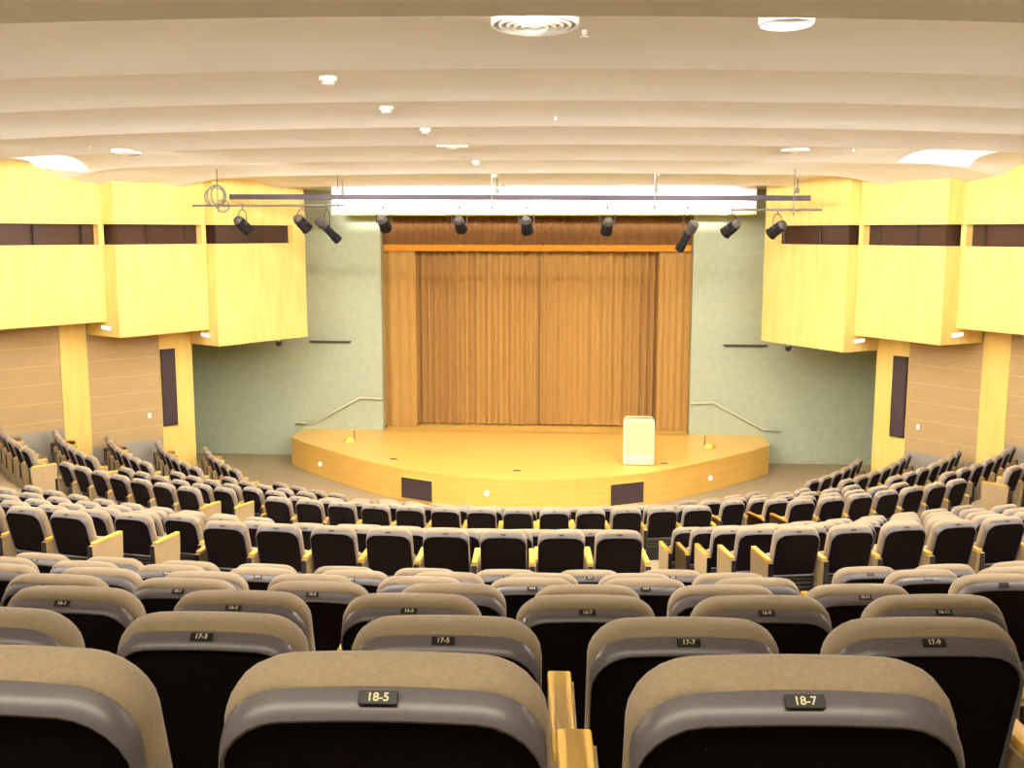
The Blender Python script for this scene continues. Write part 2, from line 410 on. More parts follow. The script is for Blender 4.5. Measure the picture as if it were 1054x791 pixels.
# pilasters
for s, nm in ((-1, 'left'), (1, 'right')):
    for k, (p, q, top) in enumerate((((8.46, 25.5), (9.03, 24.85), 4.1), ((10.2, 23.5), (10.58, 22.98), 4.45), ((11.95, 21.42), (12.25, 21.0), 4.85))):
        if k == 2 and s == 1: pass
        bm = bmesh.new(); wall_seg(bm, (s * p[0], p[1]), (s * q[0], q[1]), -.02, top + .3, .45, s)
        o = struct('trim_%d' % (k + 1 + (3 if s == 1 else 0)), bm, M['pilaster'], label='yellow maple pilaster on the %s wall, %s from the stage' % (nm, ('first', 'second', 'third')[k]))
    # black speaker grille let into the first pilaster
    t = thing('wall_speaker', 'tall narrow black loudspeaker set into the first pilaster of the %s wall' % nm, 'speaker', (s * 8.93, 24.93, 1.68))
    p = Vector((s * 8.76, 25.13, 0)); q = Vector((s * 9.01, 24.85, 0)); d = (q - p).normalized(); n = Vector((d.y, -d.x, 0)); 
    if n.dot(Vector((0, -1, 0)) + Vector((-s, 0, 0))) < 0: n = -n
    o0 = Vector((s * 8.93, 24.93, 1.68))
    def quadbox(a, b, z0, z1, off0, off1, m, name, par):
        bm = bmesh.new(); a = a - o0; b = b - o0
        add_prism(bm, [(a.x + n.x * off0, a.y + n.y * off0), (b.x + n.x * off0, b.y + n.y * off0), (b.x + n.x * off1, b.y + n.y * off1), (a.x + n.x * off1, a.y + n.y * off1)], z0, z1)
        return obj(name, bm, m, par)
    quadbox(p, q, 0, 1.93, -.02, .03, M['black'], 'cabinet', t)
    quadbox(p + d * .02, q - d * .02, .03, 1.90, .03, .04, M['vent'], 'grille', t)
    # small switch on the oak panel
    P = Vector((s * 9.27, 24.6, 2.0)); ang = math.atan2(-1.35, s * 1.19)
    t = thing('wall_switch', 'small white switch plate on the %s oak wall panel' % nm, 'switch', P - Vector((s * .04, .04, 0)), ang)
    bm = bmesh.new(); add_box(bm, (0, 0, 0), (.085, .02, .13), .004); obj('plate', bm, M['offwhite'], t)
    bm = bmesh.new(); add_box(bm, (0, 0, .0), (.03, .034, .05), .003); obj('rocker', bm, M['offwhite'], t)
    # camera dome under the booth nearest the stage
    t = thing('ceiling_speaker', 'small dark pod hanging under the %s booth nearest the stage' % nm, 'pod', (s * 6.58, 26.7, 3.70))
    bm = bmesh.new(); add_cyl(bm, (0, 0, 0), (0, 0, -.06), .03, n=12); obj('stem', bm, M['offwhite'], t)
    bm = bmesh.new(); add_lathe(bm, [(.02, -.05), (.075, -.07), (.08, -.12), (.055, -.17), (.01, -.19)], 20); obj('pod_body', bm, M['black'], t, smooth=40)
t = thing('exit_light', 'small white glowing plate on the grey band of the left wall', 'light', (-11.62, 21.7, 1.93), math.atan2(-1.57, -1.37))
bm = bmesh.new(); add_box(bm, (0, 0, 0), (.16, .04, .10), .006); obj('housing', bm, M['offwhite'], t)
bm = bmesh.new(); add_box(bm, (0, .0, 0), (.13, .055, .07), .004); obj('lens', bm, M['dot'], t)

# ------------------------------------------------------------------ bulkhead over the opening
t = thing('bulkhead', 'bright white bulkhead band above the stage opening', 'bulkhead', (.25, 28.5, 6.95), kind='structure')
bm = box_bm((0, 0, .44), (11.1, 1.8, .80), .01); obj('white_face', bm, M['white'], t)
bm = box_bm((0, -.02, .02), (11.12, 1.86, .05), .01); obj('yellow_edge', bm, M['trim_yellow'], t)

# ------------------------------------------------------------------ stage
fx = [(-6.75, 28.15), (-6.1, 27.35), (-5.2, 26.45), (-4.35, 25.62), (-3.55, 24.92), (-2.95, 24.5), (-2.1, 24.07), (-1.3, 23.8), (-.65, 23.67), (0, 23.62)]
front = fx + [(-x * (1 - .045 * abs(x) / 6.75), y) for x, y in fx[:-1][::-1]]
t = thing('stage', 'raised wooden stage with bowed front below the gold curtain', 'stage', (0, 26.5, 0))
def r2(p): return (p[0], p[1] - 26.5)
bm = bmesh.new(); add_prism(bm, [r2(p) for p in [(-6.75, 29.44)] + front + [(6.45, 29.44)]], 0.0, .76); obj('front_face', bm, M['stage_front'], t)
bm = bmesh.new(); add_prism(bm, [r2(p) for p in [(-6.76, 29.445)] + [(x * 1.002, y - .012) for x, y in front] + [(6.46, 29.445)]], .76, .80)
add_box(bm, (0, 4.27, .78), (8.76, 2.9, .04)); obj('stage_boards', bm, M['stage_top'], t)
def on_front(x):
    for a, b in zip(front, front[1:]):
        if a[0] <= x <= b[0]:
            u = (x - a[0]) / (b[0] - a[0]); return a[1] + (b[1] - a[1]) * u, math.atan2(b[1] - a[1], b[0] - a[0])
for x0, x1, nm in ((-2.94, -2.10, 'left'), (2.09, 2.90, 'right')):
    xm = (x0 + x1) / 2; y, a = on_front(xm); L = math.hypot(x1 - x0, on_front(x1)[0] - on_front(x0)[0])
    v = thing('stage_vent', 'dark mesh rectangle low on the stage front, %s of centre' % nm, 'vent', (xm, (on_front(x0)[0] + on_front(x1)[0]) / 2 - .005, .08), math.atan2(on_front(x1)[0] - on_front(x0)[0], x1 - x0))
    bm = bmesh.new(); 
    for cx, cz, sx, sz in ((0, .0, L, .02), (0, .53, L, .02), (-L / 2, .265, .02, .53), (L / 2, .265, .02, .53)): add_box(bm, (cx, -.02, cz), (sx, .06, sz))
    obj('frame', bm, M['stage_front'], v)
    bm = box_bm((0, -.005, .265), (L - .02, .05, .52)); obj('mesh_panel', bm, M['vent'], v)
for x, z, nm in ((-5.57, .34, 'left end'), (-.78, .43, 'centre'), (4.64, .34, 'right end')):
    y, a = on_front(x)
    v = thing('floor_socket', 'small white round light on the stage front, %s' % nm, 'light', (x, y, z), a)
    bm = bmesh.new(); add_cyl(bm, (0, .0, 0), (0, -.03, 0), .065, n=20); obj('bezel', bm, M['offwhite'], v)
    bm = bmesh.new(); add_cyl(bm, (0, -.02, 0), (0, -.04, 0), .05, n=20); obj('lens', bm, M['dot'], v)
for x, y, nm in ((-3.34, 25.5, 'left part'), (-.13, 24.46, 'front middle'), (3.45, 25.55, 'right part, beside the lectern')):
    v = thing('floor_box', 'small dark flat socket lid on the stage boards, %s' % nm, 'floor box', (x, y, .80))
    bm = box_bm((0, 0, .004), (.2, .14, .012), .002); obj('frame', bm, M['metal'], v)
    bm = box_bm((0, 0, .009), (.17, .11, .008), .002); obj('lid', bm, M['black'], v)
for x, y, s, nm in ((-4.98, 27.6, 1, 'left'), (4.79, 27.6, -1, 'right')):
    v = thing('stage_wedge', 'small wooden floor wedge at the %s side of the stage' % nm, 'wedge box', (x, y, .80), s * .5)
    bm = bmesh.new(); P = [(-.16, 0), (.12, 0), (.16, .10), (-.02, .24), (-.16, .06)]
    a = [bm.verts.new((px, -.13, pz)) for px, pz in P]; b = [bm.verts.new((px, .13, pz)) for px, pz in P]
    for i in range(5): bm.faces.new((a[i], a[(i + 1) % 5], b[(i + 1) % 5], b[i]))
    bm.faces.new(a[::-1]); bm.faces.new(b); bmesh.ops.scale(bm, vec=(.8, .8, .7), verts=bm.verts[:]); obj('body', bm, M['stage_top'], v)
    bm = bmesh.new(); add_cyl(bm, (s * .17, .05, 0), (s * .17, .05, .3), .012, n=8); obj('stand_rod', bm, M['pipe'], v)

# lectern
t = thing('lectern', 'pale maple lectern with clipped top corners on the stage', 'lectern', (2.81, 25.32, .80))
def oct_bm(w_, h, y0, y1, z0, ch, cb):
    bm = bmesh.new(); P = [(-w_ + cb, z0), (w_ - cb, z0), (w_, z0 + cb), (w_, h - ch), (w_ - ch, h), (-w_ + ch, h), (-w_, h - ch), (-w_, z0 + cb)]
    a = [bm.verts.new((x, y0, z)) for x, z in P]; b = [bm.verts.new((x, y1, z)) for x, z in P]
    for i in range(8): bm.faces.new((a[i], a[(i + 1) % 8], b[(i + 1) % 8], b[i]))
    bm.faces.new(a[::-1]); bm.faces.new(b)
    bmesh.ops.bevel(bm, geom=bm.edges[:], offset=.006, segments=2, affect='EDGES'); return bm
obj('edge_frame', oct_bm(.375, 1.16, -.02, .40, .02, .06, .03), M['podium_edge'], t)
obj('front_panel', oct_bm(.335, 1.13, -.035, .0, .30, .05, .012), M['podium'], t)
bm = box_bm((0, -.02, .17), (.66, .03, .2), .006); obj('kick_panel', bm, M['podium_edge'], t)
bm = box_bm((0, .2, .01), (.62, .34, .03), .004); obj('plinth', bm, M['black'], t)
bm = box_bm((0, .22, 1.17), (.62, .36, .03), .006, Matrix.Rotation(-.2, 3, 'X')); obj('reading_top', bm, M['podium'], t)

# ------------------------------------------------------------------ curtains
def curtain_bm(x0, x1, z0, z1, y, amp, wl, seed, n=None, top_pinch=1.0, thick=.03):
    rnd = random.Random(seed); n = n or int((x1 - x0) / .022); bm = bmesh.new()
    ph = 0; ys = []
    for i in range(n + 1):
        ph += 2 * PI * (x1 - x0) / n / (wl * (.7 + .6 * (.5 + .5 * math.sin(i * .037 + seed))))
        ys.append((math.sin(ph) * .75 + .25 * math.sin(ph * .37 + seed)) * (.75 + .25 * math.sin(i * .021 + seed * 2)))
    hh = z1 - z0; e_ = min(.15, hh * .2); zs = [z1, z1 - e_, (z0 + z1) / 2, z0 + e_, z0]; am = [top_pinch * .7, top_pinch, 1, 1, 1]
    F = []; B = []
    for z, m_ in zip(zs, am):
        F.append([bm.verts.new((x0 + (x1 - x0) * i / n, y + ys[i] * amp * m_, z)) for i in range(n + 1)])
        B.append([bm.verts.new((x0 + (x1 - x0) * i / n, y + thick + ys[i] * amp * m_, z)) for i in range(n + 1)])
    for G in (F, B):
        for a, b in zip(G, G[1:]):
            for i in range(n): bm.faces.new((a[i], a[i + 1], b[i + 1], b[i]))
    for k in range(len(zs) - 1):
        bm.faces.new((F[k][0], F[k + 1][0], B[k + 1][0], B[k][0])); bm.faces.new((F[k][n], F[k + 1][n], B[k + 1][n], B[k][n]))
    for i in range(n):
        bm.faces.new((F[0][i], F[0][i + 1], B[0][i + 1], B[0][i])); bm.faces.new((F[-1][i], F[-1][i + 1], B[-1][i + 1], B[-1][i]))
    return bm
def curtain(name, x0, x1, z0, z1, y, amp, wl, seed, m, label, **k):
    bm = curtain_bm(x0, x1, z0, z1, y, amp, wl, seed, **k)
    return tag(obj(name, bm, m, smooth=60), label, 'curtain')
curtain('stage_curtain', -4.2, .06, .83, 6.6, 30.45, .13, .27, 3, M['curtain'], 'left half of the closed gold main curtain')
curtain('stage_curtain', .0, 3.9, .84, 6.6, 30.48, .13, .27, 5, M['curtain'], 'right half of the closed gold main curtain')
curtain('leg_curtain', -4.45, -3.50, .81, 6.5, 29.98, .05, .26, 8, M['curtain'], 'narrow gold side curtain at the left edge of the opening')
curtain('leg_curtain', 3.50, 4.5, .81, 6.5, 29.98, .05, .24, 11, M['curtain'], 'narrow gold side curtain at the right edge of the opening')
v = thing('valance', 'brown gathered valance, darkened for shade, with orange hem across the top of the opening', 'curtain', (0, 29.62, 5.96))
bm = curtain_bm(-4.38, 4.38, .16, 1.55, .16, .055, .24, 21); obj('valance_cloth', bm, M['valance'], v, smooth=60)
bm = curtain_bm(-4.38, 4.38, 0, .175, .13, .018, .24, 21); obj('orange_hem', bm, M['stripe'], v, smooth=60)

# handrails and ledges on the green walls
for s, nm in ((-1, 'left'), (1, 'right')):
    v = thing('handrail', 'pale bent handrail on the green wall %s of the stage' % nm, 'handrail', (s * 5.7, 29.45, .97))
    pts = [(6.98, .0), (6.46, .0), (5.06, .77), (4.42, .74)]
    bm = bmesh.new(); add_tube(bm, [(s * (x - 5.7), -.09, z) for x, z in pts], .03, 10); obj('rail', bm, M['rail'], v, smooth=50)
    for x, z in ((6.7, 0), (5.8, .36), (4.8, .755)):
        bm = bmesh.new(); add_cyl(bm, (s * (x - 5.7), 0, z - .06), (s * (x - 5.7), -.09, z - .02), .012, n=8); obj('bracket', bm, M['rail'], v)
    bm = bmesh.new(); add_box(bm, (0, -.05, 0), (1.22, .1, .03), .006)
    v = thing('wall_ledge', 'thin dark ledge on the green wall %s of the stage opening' % nm, 'ledge', (s * 5.9, 29.45, 3.37))
    obj('shelf', bm, M['pipe'], v)
    bm = bmesh.new(); add_box(bm, (0, -.04, -.035), (1.16, .06, .02), .004); obj('lip', bm, M['pipe'], v)

# ------------------------------------------------------------------ lighting bar, pipes, spotlights
v = thing('lighting_bar', 'long dark lighting bar under the ceiling in front of the white bulkhead', 'bar', (0, 24.3, 7.25))
bm = box_bm((-.2, 0, .03), (13.4, .10, .12), .008, Matrix.Rotation(.004, 3, 'Y')); obj('bar_body', bm, M['bar'], v)
for x in (-4.2, -.58, 3.05, 6.2):
    bm = bmesh.new(); add_cyl(bm, (x, -.02, .12), (x, -.02, .45), .018, n=10); add_box(bm, (x, -.02, .17), (.08, .1, .12), .01); obj('hanger', bm, M['pipe'], v)
def pipe(x0, x1, z, m, label, ticks=()):
    v = thing('hanging_pipe', label, 'pipe', ((x0 + x1) / 2, 23.0, z)); h = (x1 - x0) / 2
    bm = bmesh.new(); add_cyl(bm, (-h, 0, 0), (h, 0, 0), .024, n=12); obj('tube', bm, m, v, smooth=40)
    for x in ticks:
        bm = bmesh.new(); xx = x - (x0 + x1) / 2; add_cyl(bm, (xx, 0, -.14), (xx, 0, .86), .012, n=8); add_box(bm, (xx, 0, 0), (.05, .08, .1), .01); obj('drop_rod', bm, M['pipe'], v)
pipe(-7.31, -3.85, 7.07, M['pipe'], 'thin dark pipe left of the bulkhead carrying spotlights', (-6.72, -4.0))
pipe(-3.8, 4.5, 7.03, M['pipe_glare'], 'pipe across the middle, coloured pale for glare, carrying spotlights', (-.58, 2.95))
pipe(4.59, 6.5, 6.97, M['pipe'], 'short dark pipe right of the bulkhead carrying spotlights', (5.9,))

def spot(x, z, tilt, pan, kind, label, pz):
    """tilt: radians below horizontal, pan about z (0 = away from camera)"""
    v = thing('spotlight', label, 'spotlight', (x, 23.0, pz), 0, 'stage spotlights on the pipes')
    L = .36 if kind == 'par' else .74; r = .125 if kind == 'par' else .085
    body = M['lampblack']
    d = Vector((math.sin(pan) * math.cos(tilt), math.cos(pan) * math.cos(tilt), -math.sin(tilt)))
    c = Vector((0, 0, z - pz)); q = d.to_track_quat('Z', 'Y').to_matrix()
    def lathe(name, prof, m):
        bm = bmesh.new(); add_lathe(bm, prof, 24); bmesh.ops.transform(bm, matrix=q.to_4x4(), verts=bm.verts[:]); bmesh.ops.translate(bm, vec=c, verts=bm.verts[:])
        return obj(name, bm, m, v, smooth=40)
    if kind == 'par':
        lathe('rear_cap', [(.045, -L / 2 - .05), (.075, -L / 2 - .04), (r * .9, -L / 2 + .03), (r * .95, -L / 2 + .05)], M['lampgrey'])
        lathe('can', [(r * .93, -L / 2 + .04), (r * .95, -L / 2 + .08), (r, 0), (r, L / 2), (r + .012, L / 2), (r + .012, L / 2 + .02), (r - .01, L / 2 + .02), (r - .015, L / 2 - .03)], body)
    else:
        lathe('lamp_housing', [(.06, -L / 2), (.11, -L / 2 + .03), (.115, -L / 2 + .24), (.08, -L / 2 + .30)], M['lampgrey'])
        lathe('barrel', [(.075, -L / 2 + .28), (.085, -L / 2 + .31), (.085, L / 2 - .16), (.10, L / 2 - .15), (.10, L / 2), (.085, L / 2), (.08, L / 2 - .03)], body)
        bm = bmesh.new(); k = q @ Vector((0, .1, -.02)); add_cyl(bm, c + k * .7, c + k * 1.25, .018, n=10); obj('focus_knob', bm, body, v)
    lathe('lens', [(.01, L / 2 - .055), (r - .02, L / 2 - .05), (r - .02, L / 2 - .04), (.01, L / 2 - .035)], M['lampgrey'])
    # yoke
    side = q @ Vector((1, 0, 0)); side = Vector((side.x, side.y, 0)).normalized() if abs(side.z) < .9 else Vector((1, 0, 0))
    w2 = r + .04; top = Vector((0, 0, -.07)); bm = bmesh.new()
    pts = [c + side * w2]
    for k in range(9):
        a = PI * k / 8; pts.append(Vector((0, 0, 0)) + side * (w2 * math.cos(a)) + Vector((0, 0, -.20 + .11 * math.sin(a))))
    pts.append(c - side * w2); add_tube(bm, pts, .011, 6); obj('yoke', bm, M['lampgrey'], v)
    bm = bmesh.new(); add_cyl(bm, (0, 0, -.10), (0, 0, .0), .014, n=8); add_box(bm, (0, 0, 0), (.05, .07, .08), .008); obj('clamp', bm, M['pipe'], v)
SP = [(-6.17, 6.64, .75, .75, 'par', 'black spotlight far left, aimed down to the right, before the maple box', 7.07),
      (-4.82, 6.68, .75, .7, 'par', 'black spotlight at the edge of the left maple box, aimed down right', 7.07),
      (-4.25, 6.55, .75, .85, 'profile', 'long black profile spotlight on the left, aimed down right', 7.07),
      (-2.98, 6.68, .6, 0.1, 'par', 'grey-backed spotlight over the left edge of the stage opening', 7.03),
      (-1.29, 6.66, .6, 0.1, 'par', 'grey-backed spotlight left of centre over the valance', 7.03),
      (.18, 6.64, .75, 0.05, 'par', 'grey-backed spotlight at the centre over the valance', 7.03),
      (1.94, 6.62, .65, -.12, 'par', 'grey-backed spotlight right of centre over the valance', 7.03),
      (3.66, 6.41, .95, -.8, 'profile', 'long black profile spotlight on the right, aimed down left', 7.0),
      (4.6, 6.58, .6, -.85, 'par', 'black spotlight before the green wall on the right, aimed down left', 6.97),
      (5.57, 6.56, .6, -.85, 'par', 'black spotlight far right, aimed down left, before the maple box', 6.97)]
for a in SP: spot(a[0], a[1], a[2], a[3], a[4], a[5], a[6])
v = thing('cable_coil', 'grey coiled cable hanging on the left pipe', 'cable', (-6.72, 22.93, 7.28))
for k, (dx, dz, rx, rz, ty) in enumerate(((0, 0, .19, .24, .2), (.02, .01, .17, .22, -.25), (-.03, -.02, .18, .2, .5), (.14, -.22, .11, .13, .3))):
    bm = bmesh.new(); add_tube(bm, [(dx + rx * math.cos(a), ty * .3 * math.cos(a), dz + rz * math.sin(a)) for a in [2 * PI * i / 28 for i in range(28)]], .018, 6, closed=True)
    obj('cable_loop', bm, M['cable'], v, smooth=60)

# ------------------------------------------------------------------ ceiling fixtures
def diffuser(x, y, r, label, rings=5, plain=False):
    z = ceil_z(x, y) ; v = thing('ceiling_diffuser', label, 'air diffuser', (x, y, z - .01), 0, 'round ceiling diffusers')
    sl = (ceil_z(x, y + .1) - ceil_z(x, y - .1)) / .2; v.rotation_euler = (math.atan(min(sl, -.05)), 0, 0); v.location.z -= .02
    for k in range(rings):
        r0 = r * (1 - k * .17); bm = bmesh.new(); zz = -.012 - .004 * k
        add_lathe(bm, [(r0 - .075 * r, .02), (r0 - .03 * r, zz + .012), (r0, zz + .02), (r0, zz), (r0 - .04 * r, zz - .01), (r0 - .095 * r, .01)], 48)
        bm.free(); bm = bmesh.new()
        n = 48; P = [(r0, .05 if k == 0 else .012), (r0 + .0 * r, zz), (r0 - .05 * r, zz - .006), (r0 - .10 * r, zz + .03)]
        R_ = [[bm.verts.new((a * math.cos(2 * PI * i / n), a * math.sin(2 * PI * i / n), b)) for i in range(n)] for a, b in P]
        for q_ in range(4):
            A_, B_ = R_[q_], R_[(q_ + 1) % 4]
            for i in range(n): bm.faces.new((A_[i], A_[(i + 1) % n], B_[(i + 1) % n], B_[i]))
        obj('ring', bm, M['ceiling' if plain else 'offwhite'], v, smooth=50)
    if plain: return
    bm = bmesh.new(); add_lathe(bm, [(.01, .01), (r * .22, .0), (r * .2, -.02), (r * .1, -.032), (.01, -.034)], 24); obj('centre_cap', bm, M['offwhite'], v, smooth=50)
    bm = bmesh.new(); add_lathe(bm, [(.01, .0), (r * .94, .0), (r * .94, -.006), (.01, -.006)], 40); obj('dark_backing', bm, M['skirt'], v)
def detector(x, y, label, r=.07):
    z = ceil_z(x, y); v = thing('smoke_detector', label, 'detector', (x, y, z), 0, 'small round ceiling detectors')
    bm = bmesh.new(); add_lathe(bm, [(r, .03), (r, -.035), (r * .9, -.045), (.01, -.045)][::-1], 24); obj('base', bm, M['offwhite'], v, smooth=40)
    bm = bmesh.new(); add_lathe(bm, [(r * .7, -.04), (r * .68, -.07), (r * .4, -.085), (.01, -.085)][::-1], 24); obj('sensor_head', bm, M['offwhite'], v, smooth=40)
FIXTURES_HERE = True
ORDW = ['first', 'second', 'third', 'fourth', 'fifth', 'sixth']
diffuser(1.33, 6.15, .25, 'large round ringed ceiling diffuser nearest the camera')
diffuser(2.71, 6.0, .15, 'partly hidden round diffuser right of the large ringed one', 1, True)
diffuser(-.78, 18.15, .27, 'round ceiling diffuser near the middle of the hall')
diffuser(5.24, 19.45, .25, 'round ceiling diffuser on the right side of the ceiling')
diffuser(-6.45, 17.9, .25, 'round ceiling diffuser on the left side of the ceiling')
for n_, (x_, y_, r_) in enumerate(((-.81, 9.84, .085), (-.83, 12.69, .085), (-.81, 15.46, .085), (-.73, 21.3, .08), (-.65, 24.3, .08), (-.69, 27.0, .08))):
    detector(x_, y_, 'white round detector, %s from the camera in the ceiling row' % ORDW[n_], r_)
for x_, y_, l_ in ((1.17, 13.5, 'tiny sprinkler head right of the ceiling centre'), (1.6, 6.95, 'tiny sprinkler head just beyond the large diffuser'), (3.09, 24.3, 'tiny sprinkler head above the right drop rod'), (6.27, 19.5, 'tiny sprinkler head near the right diffuser'), (-7.0, 17.7, 'tiny sprinkler head near the left diffuser'), (7.5, 25.2, 'tiny sprinkler head before the right booths'), (-6.9, 24.4, 'tiny sprinkler head before the left booths')):
    z_ = ceil_z(x_, y_); v = thing('sprinkler', l_, 'sprinkler', (x_, y_, z_), 0, 'ceiling sprinklers')
    bm = bmesh.new(); add_cyl(bm, (0, 0, .03), (0, 0, -.03), .022, .016, 12); obj('body', bm, M['offwhite'], v)
    bm = bmesh.new(); add_cyl(bm, (0, 0, -.04), (0, 0, -.048), .03, n=12); add_cyl(bm, (0, 0, -.03), (0, 0, -.045), .006, n=8); obj('deflector', bm, M['offwhite'], v)

# bright light pockets cut in the ceiling
for s, nm in ((-1, 'left'), (1, 'right')):
    P4 = [(7.9, 18.75), (8.95, 18.95), (9.06, 21.75), (7.5, 21.35)] if s == 1 else [(8.5, 0), (9.6, 0), (10.3, 0), (9.1, 0)]
    bm = bmesh.new(); G = []
    for i in range(9):
        row_ = []
        for j in range(13):
            u, t_ = i / 8, j / 12
            x_ = (P4[0][0] * (1 - u) + P4[1][0] * u) * (1 - t_) + (P4[3][0] * (1 - u) + P4[2][0] * u) * t_
            ylo = lips[7][0] + .09 + KC * x_ * x_ / 2; yhi = min(lips[8][0] - .12 + KC * x_ * x_ / 2, 21.9)
            y_ = ylo + (yhi - ylo) * t_
            row_.append((s * x_, y_, ceil_z(x_, y_) - .012))
        G.append(row_)
    va = [[bm.verts.new(p) for p in r_] for r_ in G]; vb = [[bm.verts.new((p[0], p[1], p[2] + .008)) for p in r_] for r_ in G]
    for i in range(8):
        for j in range(12):
            bm.faces.new((va[i][j], va[i + 1][j], va[i + 1][j + 1], va[i][j + 1])); bm.faces.new((vb[i][j], vb[i][j + 1], vb[i + 1][j + 1], vb[i + 1][j]))
    o = obj('ceiling_light', bm, M['pocket']); tag(o, 'bright slanted light panel in the %s side of the ceiling' % nm, 'light', 'slanted ceiling light panels')

# ------------------------------------------------------------------ auditorium seats
TH = math.radians(16); VL = .50; WR = .05
P0 = Vector((0, VL * math.sin(TH) + WR * math.cos(TH), LAB - VL * math.cos(TH) + WR * math.sin(TH)))
VX = Vector((0, -math.sin(TH), math.cos(TH))); WX = Vector((0, -math.cos(TH), -math.sin(TH)))
def outline(hw, vt, vb, rad, crown, n=7, flare=.0):
    pts = []
    # bottom left corner -> bottom right -> right side up -> top right corner -> crowned top -> top left corner
    rb = min(.035, rad)
    for k in range(4):
        a = PI + (PI / 2) * k / 3; pts.append((-hw + rb + rb * math.cos(a), vb + rb + rb * math.sin(a)))
    for k in range(4):
        a = -PI / 2 + (PI / 2) * k / 3; pts.append((hw - rb + rb * math.cos(a), vb + rb + rb * math.sin(a)))
    pts.append((hw + flare * .5, (vb + vt) / 2))
    for k in range(n):
        a = (PI / 2) * k / (n - 1); pts.append((hw - rad + rad * math.cos(a) - .0, vt - rad + rad * math.sin(a)))
    for k in range(1, 8):
        u = 1 - 2 * k / 8; pts.append(((hw - rad) * u, vt))
    for k in range(n):
        a = PI / 2 + (PI / 2) * k / (n - 1); pts.append((-hw + rad + rad * math.cos(a), vt - rad + rad * math.sin(a)))
    pts.append((-hw - flare * .5, (vb + vt) / 2))
    vm = (vb + vt) / 2
    return [(u_, v_ + (crown * (1 - (u_ / hw) ** 2) * (v_ - vm) / (vt - vm) if v_ > vm else 0)) for u_, v_ in pts]
def loft(bm, rings, cap0=True, cap1=True, mat_ids=None):
    R_ = []
    for w_, o in rings: R_.append([bm.verts.new(P0 + Vector((u, 0, 0)) + VX * v_ + WX * w_) for u, v_ in o])
    n = len(R_[0])
    for j, (a, b) in enumerate(zip(R_, R_[1:])):
        for i in range(n):
            f = bm.faces.new((a[i], a[(i + 1) % n], b[(i + 1) % n], b[i]))
            if mat_ids: f.material_index = mat_ids[j]
    if cap0: bm.faces.new(R_[0][::-1])
    if cap1: bm.faces.new(R_[-1])
def g(hw, vt, vb, rad, cr=.011): return outline(hw, vt, vb, rad, cr)

bm = bmesh.new()
loft(bm, [(-.086, g(.170, .420, .05, .07)), (-.081, g(.200, .450, .02, .08)), (-.064, g(.218, .477, .0, .084)), (-.042, g(.224, .489, 0, .086)), (-.016, g(.226, .492, 0, .086)), (.004, g(.224, .488, .004, .084)), (.014, g(.216, .480, .012, .08))])
me_back = mesh_from('backrest', bm, M['fabric'], 50)
bm = bmesh.new()
loft(bm, [(.000, g(.214, .468, -.01, .078)), (.0165, g(.2235, .480, -.012, .086)), (.034, g(.2235, .475, -.012, .088)), (.051, g(.222, .466, -.012, .090)), (.056, g(.2205, .459, -.010, .090)), (.054, g(.2185, .454, -.006, .089)), (.040, g(.217, .452, .0, .088))], cap1=False)
me_shell = mesh_from('back_shell', bm, M['plastic'], 50)
bm = bmesh.new()
loft(bm, [(.028, g(.218, .453, .0, .089)), (.044, g(.218, .453, .0, .089))])
me_panel = mesh_from('back_panel', bm, M['fabric_dark'], 40)
# tipped-up seat cushion
bm = bmesh.new(); add_box(bm, (0, 0, 0), (.42, .11, .30), .035, None, 4)
for v_ in bm.verts:
    v_.co.y += .02 * (v_.co.z / .18)
bmesh.ops.translate(bm, vec=(0, .325, .46), verts=bm.verts[:])
me_cush = mesh_from('seat_cushion', bm, M['fabric'], 50)
bm = bmesh.new(); add_box(bm, (0, 0, 0), (.38, .03, .25), .012, None, 2); bmesh.ops.translate(bm, vec=(0, .388, .45), verts=bm.verts[:])
me_pan = mesh_from('seat_pan', bm, M['black'], 40)
# armrest: wooden top on a narrow laminate support
def arm_mesh():
    bm = bmesh.new(); add_box(bm, (0, .27, .632), (.054, .46, .028), .006, None, 2); return mesh_from('armrest', bm, M['armwood'], 40)
me_arm = arm_mesh()
bm = bmesh.new(); P = [(.02, .617), (.49, .617), (.47, .40), (.38, .01), (.12, .01), (.06, .35)]
a = [bm.verts.new((-.035, y, z)) for y, z in P]; b = [bm.verts.new((.035, y, z)) for y, z in P]
for i in range(6): bm.faces.new((a[i], a[(i + 1) % 6], b[(i + 1) % 6], b[i]))
bm.faces.new(a[::-1]); bm.faces.new(b)
me_sup = mesh_from('arm_support', bm, M['panel'])
bm = bmesh.new(); P = [(-.0, .617), (.50, .617), (.49, .40), (.44, .01), (.06, .01), (.02, .35)]
a = [bm.verts.new((-.026, y, z)) for y, z in P]; b = [bm.verts.new((.026, y, z)) for y, z in P]
for i in range(6): bm.faces.new((a[i], a[(i + 1) % 6], b[(i + 1) % 6], b[i]))
bm.faces.new(a[::-1]); bm.faces.new(b)
me_side = mesh_from('side_panel', bm, M['panel'])
bm = bmesh.new(); add_box(bm, (0, -.008, .47), (.05, .016, .30), .004); me_edge = mesh_from('rear_edge', bm, M['black'])
# base with air slats
bm = bmesh.new(); add_box(bm, (0, .20, .21), (.47, .06, .42), .01); me_base = mesh_from('base', bm, M['black'])
bm = bmesh.new()
for z in (.31, .355, .40): add_box(bm, (0, .165, z), (.42, .012, .010))
me_slat = mesh_from('air_slats', bm, M['slat'])
bm = bmesh.new(); PC = P0 + VX * .4905 + WX * .0362
add_box(bm, (0, 0, 0), (.052, .004, .019), .001)
me_plate = mesh_from('number_plate', bm, M['plate'])
plate_rot = Matrix.Rotation(-.86, 4, 'X')

